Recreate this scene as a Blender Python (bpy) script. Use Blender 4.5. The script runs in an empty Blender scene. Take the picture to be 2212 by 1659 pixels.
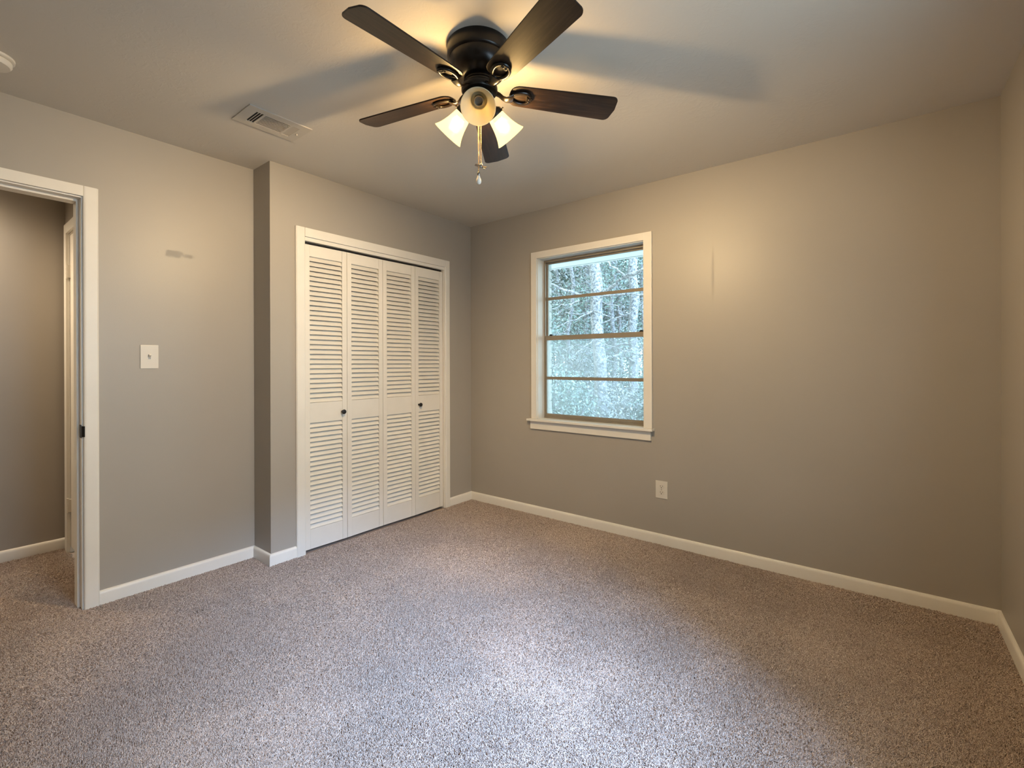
import bpy, bmesh, math, random
import numpy as np
from mathutils import Vector, Matrix

C = bpy.context.scene.collection
SC = bpy.context.scene
PI = math.pi
rnd = random.Random(7)

# ------------------------------------------------------------------ camera
CAM = Vector((2.8883, -3.0866, 1.2133))
yaw, pitch, roll, F_PX = -0.6650, -0.0011, -0.0026, 1013.2969
fw = Vector((math.sin(yaw) * math.cos(pitch), math.cos(yaw) * math.cos(pitch), math.sin(pitch)))
rt = Vector((math.cos(yaw), -math.sin(yaw), 0))
up = rt.cross(fw)
cr, sr = math.cos(roll), math.sin(roll)
rt, up = cr * rt + sr * up, -sr * rt + cr * up
cam_data = bpy.data.cameras.new('camera')
cam_data.sensor_fit = 'HORIZONTAL'
cam_data.sensor_width = 36.0
cam_data.lens = F_PX / 2212 * 36.0
cam_data.shift_y = -42.7358 / 2212
cam_data.clip_start = 0.02
cam = bpy.data.objects.new('camera', cam_data)
C.objects.link(cam)
M3 = Matrix((rt, up, -fw)).transposed()
cam.matrix_world = Matrix.Translation(CAM) @ M3.to_4x4()
SC.camera = cam

# ------------------------------------------------------------------ colour management, world, light
SC.view_settings.view_transform = 'Standard'
SC.view_settings.look = 'None'
SC.view_settings.gamma = 1.0
SC.view_settings.use_curve_mapping = False
SC.view_settings.exposure = 0.0
SC.cycles.use_denoising = True
SC.cycles.max_bounces = 8
SC.cycles.diffuse_bounces = 5
SC.cycles.transparent_max_bounces = 16
SC.cycles.caustics_reflective = False
SC.cycles.caustics_refractive = False
SC.cycles.sample_clamp_indirect = 4.0

PILE_N = 3600000          # yarn ends tried over the floor
LAMP_W = 118.0           # each lit bulb of the fan
DAY_W = 64.0             # sky light through the window beside the camera
SUN_E = 25.0             # bright part of the cloud cover, high on the window-2 side
SKY = 5.6               # the overcast sky outside
HALL_W = 118.0

world = bpy.data.worlds.new('overcast_sky')
SC.world = world
world.use_nodes = True
wn = world.node_tree.nodes
wn['Background'].inputs['Color'].default_value = (0.66, 0.88, 1.0, 1)
wn['Background'].inputs['Strength'].default_value = SKY


def area_light(name, loc, direction, sx, sy, power, col):
    l = bpy.data.lights.new(name, 'AREA')
    l.shape = 'RECTANGLE'
    l.size, l.size_y = sx, sy
    l.energy = power
    l.color = col
    o = bpy.data.objects.new(name, l)
    o.location = loc
    o.rotation_euler = Vector(direction).to_track_quat('-Z', 'Z').to_euler()
    C.objects.link(o)
    return o


def point_light(name, loc, power, col, radius):
    l = bpy.data.lights.new(name, 'POINT')
    l.energy = power
    l.color = col
    l.shadow_soft_size = radius
    o = bpy.data.objects.new(name, l)
    o.location = loc
    C.objects.link(o)
    return o


WARM = (1.0, 0.775, 0.50)
# ------------------------------------------------------------------ room numbers (metres)
H = 2.44
W = 3.3265              # right wall
XL = -0.2192            # left wall
YC = -1.7617            # end of the closet bump-out
YB = -3.80              # back wall
DOOR_Y0, DOOR_Y1 = -3.385, -2.575    # doorway in the left wall
DOOR_Z = 2.040
HALL_X = -1.36
HALL_Y = -2.465
CL0, CL1 = -1.546, -0.332            # closet opening
CLZ = 2.003
WX0, WX1, WZ0, WZ1 = 0.729, 1.620, 0.772, 2.053   # window opening
W2Y0, W2Y1 = -2.62, -1.50            # window beside the camera (right wall)

area_light('daylight', (W + 1.25, (W2Y0 + W2Y1) / 2 - 0.1, 2.35), (-1, 0.05, -0.40), 1.8, 1.0, DAY_W, (0.60, 0.76, 1.0))
sun = bpy.data.lights.new('bright_sky', 'SUN')
sun.energy = SUN_E
sun.angle = math.radians(38)
sun.color = (0.36, 0.58, 1.0)
sun_o = bpy.data.objects.new('bright_sky', sun)
sun_o.rotation_euler = Vector((-0.72, 0.10, -0.70)).to_track_quat('-Z', 'Z').to_euler()
sun_o.location = (8, -3, 8)
C.objects.link(sun_o)
hl = bpy.data.lights.new('hall_lamp_light', 'SPOT')
hl.energy = HALL_W
hl.color = (1.0, 0.80, 0.56)
hl.shadow_soft_size = 0.08
hl.spot_size = math.radians(160)
hl.spot_blend = 1.0
hl_o = bpy.data.objects.new('hall_lamp_light', hl)
hl_o.location = (-1.22, -3.25, 2.36)
C.objects.link(hl_o)


# ------------------------------------------------------------------ materials
def new_mat(name):
    m = bpy.data.materials.new(name)
    m.use_nodes = True
    nt = m.node_tree
    return m, nt, nt.nodes['Principled BSDF'], nt.nodes['Material Output']


def noise(nt, scale, detail=3, rough=0.6, vec=None):
    n = nt.nodes.new('ShaderNodeTexNoise')
    n.inputs['Scale'].default_value = scale
    n.inputs['Detail'].default_value = detail
    n.inputs['Roughness'].default_value = rough
    if vec is not None:
        nt.links.new(vec, n.inputs['Vector'])
    return n


def coords(nt):
    return nt.nodes.new('ShaderNodeTexCoord').outputs['Object']


def geo_pos(nt):
    return nt.nodes.new('ShaderNodeNewGeometry').outputs['Position']


def ramp(nt, fac, stops):
    r = nt.nodes.new('ShaderNodeValToRGB')
    els = r.color_ramp.elements
    els[0].position, els[0].color = stops[0][0], (*stops[0][1], 1)
    els[1].position, els[1].color = stops[1][0], (*stops[1][1], 1)
    for p, c in stops[2:]:
        e = els.new(p)
        e.color = (*c, 1)
    nt.links.new(fac, r.inputs['Fac'])
    return r


def bump(nt, bsdf, height, strength, dist):
    b = nt.nodes.new('ShaderNodeBump')
    b.inputs['Strength'].default_value = strength
    b.inputs['Distance'].default_value = dist
    nt.links.new(height, b.inputs['Height'])
    nt.links.new(b.outputs['Normal'], bsdf.inputs['Normal'])
    return b


def plain(name, col, rough=0.5, metal=0.0, spec=0.5, vary=0.0, vscale=6.0, bumps=None):
    m, nt, b, out = new_mat(name)
    b.inputs['Base Color'].default_value = (*col, 1)
    b.inputs['Roughness'].default_value = rough
    b.inputs['Metallic'].default_value = metal
    b.inputs['Specular IOR Level'].default_value = spec
    p = None
    if vary > 0:
        p = geo_pos(nt)
        n = noise(nt, vscale, 4, 0.6, p)
        r = ramp(nt, n.outputs['Fac'], [(0.3, tuple(c * (1 - vary) for c in col)), (0.7, tuple(min(1, c * (1 + vary)) for c in col))])
        nt.links.new(r.outputs['Color'], b.inputs['Base Color'])
    if bumps:
        sc, st, di = bumps
        n2 = noise(nt, sc, 3, 0.55, p or geo_pos(nt))
        bump(nt, b, n2.outputs['Fac'], st, di)
    return m


MAT = {}


def wall_paint():
    m, nt, b, out = new_mat('wall_paint')
    p = geo_pos(nt)
    n = noise(nt, 1.3, 4, 0.55, p)
    col = (0.395, 0.360, 0.312)
    r = ramp(nt, n.outputs['Fac'], [(0.3, tuple(c * 0.97 for c in col)), (0.7, tuple(c * 1.03 for c in col))])
    # a dull rub mark on the left wall and a faint patched seam on the window wall
    sep = nt.nodes.new('ShaderNodeSeparateXYZ')
    nt.links.new(p, sep.inputs[0])

    def mth(op, a, bb, clamp=False):
        n_ = nt.nodes.new('ShaderNodeMath')
        n_.operation = op
        n_.use_clamp = clamp
        for i, v in enumerate((a, bb)):
            if isinstance(v, (int, float)):
                n_.inputs[i].default_value = v
            else:
                nt.links.new(v, n_.inputs[i])
        return n_.outputs[0]
    wob = noise(nt, 26, 3, 0.6, p)
    wv = mth('MULTIPLY', mth('SUBTRACT', wob.outputs['Fac'], 0.5), 4.0)
    dy = mth('DIVIDE', mth('SUBTRACT', sep.outputs['Y'], -2.175), 0.075)
    dz = mth('DIVIDE', mth('SUBTRACT', sep.outputs['Z'], 1.832), 0.022)
    d2 = mth('ADD', mth('ADD', mth('MULTIPLY', dy, dy), mth('MULTIPLY', dz, dz)), wv)
    inside = mth('MULTIPLY', mth('SUBTRACT', 1.0, d2), 1.6, True)
    on_left = mth('MULTIPLY', inside, mth('LESS_THAN', sep.outputs['X'], -0.21))
    on_left = mth('MULTIPLY', on_left, mth('GREATER_THAN', sep.outputs['X'], -0.23))
    sx = mth('DIVIDE', mth('SUBTRACT', sep.outputs['X'], 2.067), 0.010)
    sz = mth('DIVIDE', mth('SUBTRACT', sep.outputs['Z'], 1.76), 0.19)
    s2 = mth('ADD', mth('MULTIPLY', sx, sx), mth('MULTIPLY', sz, sz))
    seam = mth('MULTIPLY', mth('SUBTRACT', 1.0, s2), 0.55, True)
    seam = mth('MULTIPLY', seam, mth('GREATER_THAN', sep.outputs['Y'], -0.02))
    spots = mth('MAXIMUM', on_left, seam)
    mx = nt.nodes.new('ShaderNodeMix')
    mx.data_type = 'RGBA'
    nt.links.new(mth('MULTIPLY', spots, 0.25), mx.inputs['Factor'])
    nt.links.new(r.outputs['Color'], mx.inputs['A'])
    mx.inputs['B'].default_value = (0.30, 0.275, 0.235, 1)
    nt.links.new(mx.outputs['Result'], b.inputs['Base Color'])
    b.inputs['Specular IOR Level'].default_value = 0.5
    nt.links.new(mth('ADD', mth('MULTIPLY', spots, 0.2), 0.42), b.inputs['Roughness'])
    n2 = noise(nt, 160, 3, 0.6, p)
    bump(nt, b, n2.outputs['Fac'], 0.10, 0.002)
    return m


def ceiling_paint():
    m, nt, b, out = new_mat('ceiling_paint')
    p = geo_pos(nt)
    b.inputs['Base Color'].default_value = (0.64, 0.60, 0.54, 1)
    b.inputs['Roughness'].default_value = 0.75
    b.inputs['Specular IOR Level'].default_value = 0.25
    n1 = noise(nt, 22, 4, 0.6, p)
    n1.inputs['Distortion'].default_value = 1.6
    r1 = ramp(nt, n1.outputs['Fac'], [(0.50, (0, 0, 0)), (0.62, (1, 1, 1))])
    n2 = noise(nt, 3.0, 2, 0.5, p)
    r2 = ramp(nt, n2.outputs['Fac'], [(0.42, (0.15, 0.15, 0.15)), (0.68, (1, 1, 1))])
    mul = nt.nodes.new('ShaderNodeMath')
    mul.operation = 'MULTIPLY'
    nt.links.new(r1.outputs['Color'], mul.inputs[0])
    nt.links.new(r2.outputs['Color'], mul.inputs[1])
    bump(nt, b, mul.outputs[0], 0.15, 0.004)
    return m


def carpet():
    m, nt, b, out = new_mat('carpet_yarn')
    hi = nt.nodes.new('ShaderNodeHairInfo')
    r = ramp(nt, hi.outputs['Random'], [(0.0, (0.28, 0.21, 0.165)), (0.2, (0.44, 0.348, 0.285)), (0.6, (0.53, 0.43, 0.358)), (1.0, (0.64, 0.535, 0.455))])
    nt.links.new(r.outputs['Color'], b.inputs['Base Color'])
    b.inputs['Roughness'].default_value = 1.0
    b.inputs['Specular IOR Level'].default_value = 0.02
    return m


def wood_blade():
    m, nt, b, out = new_mat('walnut_blade')
    t = nt.nodes.new('ShaderNodeTexCoord').outputs['Object']
    mp = nt.nodes.new('ShaderNodeMapping')
    mp.inputs['Scale'].default_value = (2.2, 26, 8)
    nt.links.new(t, mp.inputs['Vector'])
    n = noise(nt, 3.2, 6, 0.62, mp.outputs['Vector'])
    n.inputs['Distortion'].default_value = 0.5
    r = ramp(nt, n.outputs['Fac'], [(0.30, (0.006, 0.0035, 0.0025)), (0.52, (0.018, 0.010, 0.0065)), (0.72, (0.036, 0.020, 0.0125))])
    nt.links.new(r.outputs['Color'], b.inputs['Base Color'])
    b.inputs['Roughness'].default_value = 0.40
    b.inputs['Specular IOR Level'].default_value = 0.32
    bump(nt, b, n.outputs['Fac'], 0.05, 0.001)
    return m


def glass_mat(name, tint, haze):
    m, nt, b, out = new_mat(name)
    tr = nt.nodes.new('ShaderNodeBsdfTransparent')
    tr.inputs['Color'].default_value = (*tint, 1)
    gl = nt.nodes.new('ShaderNodeBsdfGlossy')
    gl.inputs['Roughness'].default_value = 0.03
    fr = nt.nodes.new('ShaderNodeFresnel')
    fr.inputs['IOR'].default_value = 1.45
    mx = nt.nodes.new('ShaderNodeMixShader')
    nt.links.new(fr.outputs[0], mx.inputs[0])
    nt.links.new(tr.outputs[0], mx.inputs[1])
    nt.links.new(gl.outputs[0], mx.inputs[2])
    if haze > 0:
        df = nt.nodes.new('ShaderNodeBsdfTranslucent')
        df.inputs['Color'].default_value = (0.85, 0.89, 0.86, 1)
        m2 = nt.nodes.new('ShaderNodeMixShader')
        m2.inputs[0].default_value = haze
        nt.links.new(mx.outputs[0], m2.inputs[1])
        nt.links.new(df.outputs[0], m2.inputs[2])
        mx = m2
    nt.links.new(mx.outputs[0], out.inputs['Surface'])
    return m


def frosted_glass(name, clear, glow):
    m, nt, b, out = new_mat(name)
    tr = nt.nodes.new('ShaderNodeBsdfTransparent')
    tr.inputs['Color'].default_value = (1.0, 0.93, 0.78, 1)
    mx = nt.nodes.new('ShaderNodeMixShader')
    mx.inputs[0].default_value = 1 - clear
    nt.links.new(tr.outputs[0], mx.inputs[1])
    if glow:
        em = nt.nodes.new('ShaderNodeEmission')
        p = geo_pos(nt)
        em.inputs['Color'].default_value = (*glow, 1)
        em.inputs['Strength'].default_value = 1.0
        gl = nt.nodes.new('ShaderNodeBsdfGlossy')
        gl.inputs['Roughness'].default_value = 0.3
        gl.inputs['Color'].default_value = (0.05, 0.05, 0.05, 1)
        ad = nt.nodes.new('ShaderNodeAddShader')
        nt.links.new(em.outputs[0], ad.inputs[0])
        nt.links.new(gl.outputs[0], ad.inputs[1])
        nt.links.new(ad.outputs[0], mx.inputs[2])
    else:
        b.inputs['Base Color'].default_value = (0.80, 0.76, 0.60, 1)
        b.inputs['Roughness'].default_value = 0.45
        tl = nt.nodes.new('ShaderNodeBsdfTranslucent')
        tl.inputs['Color'].default_value = (0.66, 0.60, 0.44, 1)
        m2 = nt.nodes.new('ShaderNodeMixShader')
        m2.inputs[0].default_value = 0.45
        nt.links.new(b.outputs[0], m2.inputs[1])
        nt.links.new(tl.outputs[0], m2.inputs[2])
        nt.links.new(m2.outputs[0], mx.inputs[2])
    nt.links.new(mx.outputs[0], out.inputs['Surface'])
    return m


MAT['wall'] = wall_paint()
MAT['ceiling'] = ceiling_paint()
MAT['carpet'] = carpet()
MAT['backing'] = plain('carpet_backing', (0.36, 0.28, 0.23), 0.95, spec=0.1, vary=0.2, vscale=200)
MAT['trim'] = plain('white_trim_paint', (0.80, 0.76, 0.69), 0.38, vary=0.03, vscale=4, bumps=(60, 0.03, 0.002))
MAT['door'] = plain('white_door_paint', (0.79, 0.745, 0.67), 0.42, vary=0.03, vscale=5, bumps=(70, 0.04, 0.002))
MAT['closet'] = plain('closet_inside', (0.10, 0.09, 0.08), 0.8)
MAT['plastic'] = plain('white_plastic', (0.72, 0.67, 0.59), 0.35)
MAT['slot'] = plain('dark_slot', (0.012, 0.010, 0.009), 0.8)
MAT['bronze'] = plain('dark_bronze', (0.009, 0.006, 0.0045), 0.30, metal=0.2, spec=0.5, vary=0.25, vscale=14)
MAT['black'] = plain('black_metal', (0.010, 0.009, 0.009), 0.4, metal=0.2)
MAT['wood'] = wood_blade()
MAT['blade_edge'] = plain('dark_blade_edge', (0.012, 0.008, 0.006), 0.5)
MAT['brass'] = plain('antique_brass_chain', (0.55, 0.40, 0.22), 0.35, metal=0.9)
MAT['nickel'] = plain('grey_nickel', (0.34, 0.31, 0.28), 0.32, metal=0.9)
MAT['socket'] = plain('lamp_socket', (0.30, 0.28, 0.25), 0.4, metal=0.6)
MAT['crystal'] = plain('clear_charm', (0.82, 0.76, 0.66), 0.12)
MAT['aluminium'] = plain('bronze_aluminium', (0.30, 0.262, 0.21), 0.42, metal=0.35, vary=0.08, vscale=9)
MAT['glass'] = glass_mat('window_glass', (0.93, 0.98, 0.98), 0.0)
MAT['screen'] = glass_mat('screened_glass', (0.86, 0.90, 0.90), 0.10)
MAT['shade_lit'] = frosted_glass('frosted_glass_lit', 0.32, (2.2, 1.75, 0.72))
MAT['shade'] = frosted_glass('frosted_glass', 0.10, None)
MAT['bulb'] = frosted_glass('lit_bulb', 0.72, (6.0, 4.8, 2.6))
MAT['vent'] = plain('vent_white_metal', (0.56, 0.52, 0.46), 0.45)
MAT['brick'] = plain('pale_brick', (0.50, 0.50, 0.47), 0.85, vary=0.2, vscale=20, bumps=(80, 0.3, 0.004))
MAT['soffit'] = plain('white_soffit', (0.60, 0.60, 0.58), 0.6)
MAT['bark'] = plain('pale_bark', (0.19, 0.175, 0.165), 0.9, vary=0.85, vscale=22, bumps=(40, 0.8, 0.03))
MAT['twig'] = plain('grey_twig', (0.25, 0.235, 0.23), 0.9, vary=0.4, vscale=12)
MAT['leaf'] = plain('grey_green_leaf', (0.155, 0.195, 0.155), 0.6, vary=0.45, vscale=9)
MAT['leaf2'] = plain('pale_dry_leaf', (0.215, 0.21, 0.185), 0.6, vary=0.4, vscale=9)
MAT['litter'] = plain('leaf_litter', (0.30, 0.29, 0.26), 0.95, vary=0.5, vscale=5, bumps=(20, 0.6, 0.05))


# ------------------------------------------------------------------ mesh helpers
class MB:
    """collects shapes (world coordinates) for one mesh"""

    def __init__(self):
        self.bm = bmesh.new()

    def box(self, x0, x1, y0, y1, z0, z1, mat=None):
        vs = [self.bm.verts.new(v) for v in ((x0, y0, z0), (x1, y0, z0), (x1, y1, z0), (x0, y1, z0),
                                             (x0, y0, z1), (x1, y0, z1), (x1, y1, z1), (x0, y1, z1))]
        if mat is not None:
            for v in vs:
                v.co = mat @ v.co
        for f in ((0, 3, 2, 1), (4, 5, 6, 7), (0, 1, 5, 4), (1, 2, 6, 5), (2, 3, 7, 6), (3, 0, 4, 7)):
            self.bm.faces.new([vs[i] for i in f])
        return self

    def prism(self, pts, axis, a, b):
        """pts: polygon in the two other axes (in order), extruded along axis 0/1/2 from a to b"""
        def mk(p, t):
            if axis == 0:
                return (t, p[0], p[1])
            if axis == 1:
                return (p[0], t, p[1])
            return (p[0], p[1], t)
        va = [self.bm.verts.new(mk(p, a)) for p in pts]
        vb = [self.bm.verts.new(mk(p, b)) for p in pts]
        n = len(pts)
        self.bm.faces.new(va[::-1])
        self.bm.faces.new(vb)
        for i in range(n):
            self.bm.faces.new((va[i], va[(i + 1) % n], vb[(i + 1) % n], vb[i]))
        return self

    def lathe(self, prof, mat=None, seg=40, closed=False):
        """prof: (r, z) list, revolved about z, then moved by mat"""
        rings = []
        for r, z in prof:
            if r < 1e-6:
                rings.append([self.bm.verts.new((0, 0, z))])
            else:
                rings.append([self.bm.verts.new((r * math.cos(2 * PI * k / seg), r * math.sin(2 * PI * k / seg), z)) for k in range(seg)])
        if mat is not None:
            for ring in rings:
                for v in ring:
                    v.co = mat @ v.co
        pairs = list(zip(rings, rings[1:]))
        if closed:
            pairs.append((rings[-1], rings[0]))
        for A, B in pairs:
            if len(A) == 1 and len(B) == 1:
                continue
            for k in range(seg):
                j = (k + 1) % seg
                if len(A) == 1:
                    self.bm.faces.new((A[0], B[j], B[k]))
                elif len(B) == 1:
                    self.bm.faces.new((A[k], A[j], B[0]))
                else:
                    self.bm.faces.new((A[k], A[j], B[j], B[k]))
        return self

    def tube(self, pts, radii, seg=10, sx=1.0, sy=1.0, closed=False, ref=Vector((0, 0, 1))):
        """a tube along pts; cross-section scaled sx across and sy along ref"""
        pts = [Vector(p) for p in pts]
        if not hasattr(radii, '__len__'):
            radii = [radii] * len(pts)
        n = len(pts)
        rings = []
        for i, p in enumerate(pts):
            if closed:
                d = pts[(i + 1) % n] - pts[i - 1]
            else:
                d = pts[min(i + 1, n - 1)] - pts[max(i - 1, 0)]
            d.normalize()
            rf = ref if abs(d.dot(ref)) < 0.98 else Vector((1, 0, 0))
            a = d.cross(rf).normalized()
            b = a.cross(d).normalized()
            rings.append([self.bm.verts.new(p + radii[i] * (sx * math.cos(2 * PI * k / seg) * a + sy * math.sin(2 * PI * k / seg) * b)) for k in range(seg)])
        m = n if closed else n - 1
        for i in range(m):
            A, B = rings[i], rings[(i + 1) % n]
            for k in range(seg):
                j = (k + 1) % seg
                self.bm.faces.new((A[k], A[j], B[j], B[k]))
        if not closed:
            self.bm.faces.new(rings[0][::-1])
            self.bm.faces.new(rings[-1])
        return self

    def ball(self, c, r, seg=10, rings=6, sz=1.0):
        prof = [(0, -r * sz)] + [(r * math.sin(PI * i / rings), -r * sz * math.cos(PI * i / rings)) for i in range(1, rings)] + [(0, r * sz)]
        return self.lathe(prof, Matrix.Translation(c), seg)

    def build(self, name, mat, parent=None, origin=None, smooth=False, bevel=0.0, world_pts=True):
        bmesh.ops.recalc_face_normals(self.bm, faces=self.bm.faces)
        if bevel > 0:
            bmesh.ops.bevel(self.bm, geom=list(self.bm.edges), offset=bevel, segments=2, profile=0.7, affect='EDGES', clamp_overlap=True)
        o_at = Vector(origin) if origin is not None else Vector((0, 0, 0))
        p_at = Vector((0, 0, 0))
        q = parent
        while q is not None:
            p_at += q.location
            q = q.parent
        if parent is not None and origin is None:
            o_at = p_at
        if world_pts:
            for v in self.bm.verts:
                v.co -= o_at
        me = bpy.data.meshes.new(name)
        self.bm.to_mesh(me)
        self.bm.free()
        for m_ in (mat if isinstance(mat, (list, tuple)) else [mat]):
            me.materials.append(m_)
        if smooth:
            for p in me.polygons:
                p.use_smooth = True
            try:
                me.set_sharp_from_angle(angle=math.radians(38))
            except Exception:
                pass
        o = bpy.data.objects.new(name, me)
        C.objects.link(o)
        if parent is not None:
            o.parent = parent
            o.location = o_at - p_at
        else:
            o.location = o_at
        return o


def empty(name, loc, parent=None):
    o = bpy.data.objects.new(name, None)
    o.empty_display_size = 0.05
    o.location = loc
    C.objects.link(o)
    if parent is not None:
        o.parent = parent
    return o


def tag(o, label=None, cat=None, group=None, kind=None):
    if label:
        o['label'] = label
    if cat:
        o['category'] = cat
    if group:
        o['group'] = group
    if kind:
        o['kind'] = kind
    return o


def struct(o, label=None, cat=None):
    return tag(o, label, cat, kind='structure')


# ------------------------------------------------------------------ room shell
T = 0.12
m = MB().box(HALL_X - T, W + T, -5.6, 0.11, -0.12, -0.005)
struct(m.build('floor', MAT['backing']), 'floor under the beige carpet pile', 'floor')
m = MB().box(HALL_X - T, W + T, -5.6, 0.11, H, H + 0.12)
struct(m.build('ceiling', MAT['ceiling']), 'textured off-white ceiling', 'ceiling')

# window wall (y = 0 .. 0.11)
m = MB()
m.box(-0.72 - T, WX0, 0, 0.11, 0, H).box(WX1, W + T, 0, 0.11, 0, H)
m.box(WX0, WX1, 0, 0.11, 0, WZ0 - 0.016).box(WX0, WX1, 0, 0.11, WZ1, H)
struct(m.build('wall_window', MAT['wall']), 'greige wall holding the window', 'wall')

# right wall with the window beside the camera
m = MB()
m.box(W, W + T, W2Y1, 0, 0, H).box(W, W + T, YB, W2Y0, 0, H)
m.box(W, W + T, W2Y0, W2Y1, 0, 0.74).box(W, W + T, W2Y0, W2Y1, 2.10, H)
struct(m.build('wall_right', MAT['wall']), 'greige wall at the right edge', 'wall')

m = MB().box(XL - T, W + T, YB - T, YB, 0, H)
struct(m.build('wall_back', MAT['wall']), 'greige wall behind the camera', 'wall')

# left wall with the doorway
m = MB()
m.box(XL - T, XL, DOOR_Y1 + 0.018, YC, 0, H)
m.box(XL - T, XL, YB, DOOR_Y0 - 0.018, 0, H)
m.box(XL - T, XL, DOOR_Y0 - 0.018, DOOR_Y1 + 0.018, DOOR_Z + 0.018, H)
struct(m.build('wall_left', MAT['wall']), 'greige wall with the light switch and the open doorway', 'wall')

# closet front and its short return
m = MB()
m.box(-0.10, 0, YC, CL0 - 0.018, 0, H)
m.box(-0.10, 0, CL1 + 0.018, 0, 0, H)
m.box(-0.10, 0, CL0 - 0.018, CL1 + 0.018, CLZ + 0.018, H)
m.box(XL - T, -0.10, YC, YC + 0.10, 0, H)
struct(m.build('wall_closet', MAT['wall']), 'greige closet wall with its shallow shaded return', 'wall')
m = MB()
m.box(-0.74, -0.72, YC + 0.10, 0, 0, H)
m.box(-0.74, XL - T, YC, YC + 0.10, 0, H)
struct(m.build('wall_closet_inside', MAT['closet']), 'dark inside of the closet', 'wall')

# hallway
m = MB().box(HALL_X - T, HALL_X, -5.6, HALL_Y + T, 0, H)
struct(m.build('wall_hall', MAT['wall']), 'greige hallway wall seen through the doorway', 'wall')
HD0, HD1, HDZ = -1.235, -0.475, 2.055
m = MB()
m.box(HALL_X, HD0 - 0.02, HALL_Y, HALL_Y + T, 0, H).box(HD1 + 0.02, XL - T, HALL_Y, HALL_Y + T, 0, H)
m.box(HD0 - 0.02, HD1 + 0.02, HALL_Y, HALL_Y + T, HDZ + 0.02, H)
struct(m.build('wall_hall_end', MAT['wall']), 'narrow end wall of the hallway above its white door', 'wall')
m = MB().box(HALL_X - T, XL - T, -5.6 - T, -5.6, 0, H)
m.box(XL - T, XL, -5.6 - T, YB - T, 0, H)
struct(m.build('wall_hall_far', MAT['wall']), 'far walls of the hallway', 'wall')


# ------------------------------------------------------------------ baseboards
BH, BT = 0.0713, 0.0135


def bb_profile(sign=1, at=0.0):
    pts = [(0, 0), (BT, 0), (BT, BH - 0.016), (BT * 0.82, BH - 0.007), (BT * 0.45, BH - 0.0015), (0, BH)]
    return [(at + sign * a, z) for a, z in pts]


def board(name, label, pieces):
    m = MB()
    for axis, at, sign, a, b in pieces:
        m.prism(bb_profile(sign, at), axis, a, b)
    return struct(m.build(name, MAT['trim'], smooth=True), label, 'baseboard')


board('baseboard_window', 'white baseboard along the window wall', [(0, 0, -1, 0.0, W)])
board('baseboard_right', 'white baseboard along the right wall', [(1, W, -1, YB, 0.0)])
board('baseboard_left', 'white baseboard below the light switch', [(1, XL, 1, -2.5115, YC)])
m = MB()
prof = bb_profile()
rings = []
for (px_, py_), (ox, oy) in (((XL, YC), (0, -1)), ((0.0, YC), (1, -1)), ((0.0, -1.609), (1, 0))):
    rings.append([m.bm.verts.new((px_ + ox * a, py_ + oy * a, z)) for a, z in prof])
for A_, B_ in zip(rings, rings[1:]):
    for k in range(len(prof)):
        j = (k + 1) % len(prof)
        m.bm.faces.new((A_[k], A_[j], B_[j], B_[k]))
m.bm.faces.new(rings[0])
m.bm.faces.new(rings[-1])
m.prism(bb_profile(1, 0), 1, -0.2749, -BT * 0.4)
struct(m.build('baseboard_closet', MAT['trim'], smooth=True), 'white baseboard wrapping the closet corner up to its casing', 'baseboard')
board('baseboard_hall', 'white baseboard along the hallway wall', [(1, HALL_X, 1, -5.6, HALL_Y)])

# ------------------------------------------------------------------ carpet pile: leaning yarn ends all over the floor
def smooth_field(x, y, seed, scale):
    r_ = np.random.RandomState(seed)
    f = np.zeros_like(x)
    for k in range(9):
        a = r_.uniform(0, 2 * PI)
        fq = scale * r_.uniform(0.5, 1.9)
        f += np.sin((x * math.cos(a) + y * math.sin(a)) * fq + r_.uniform(0, 2 * PI))
    return f / 3.0


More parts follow.
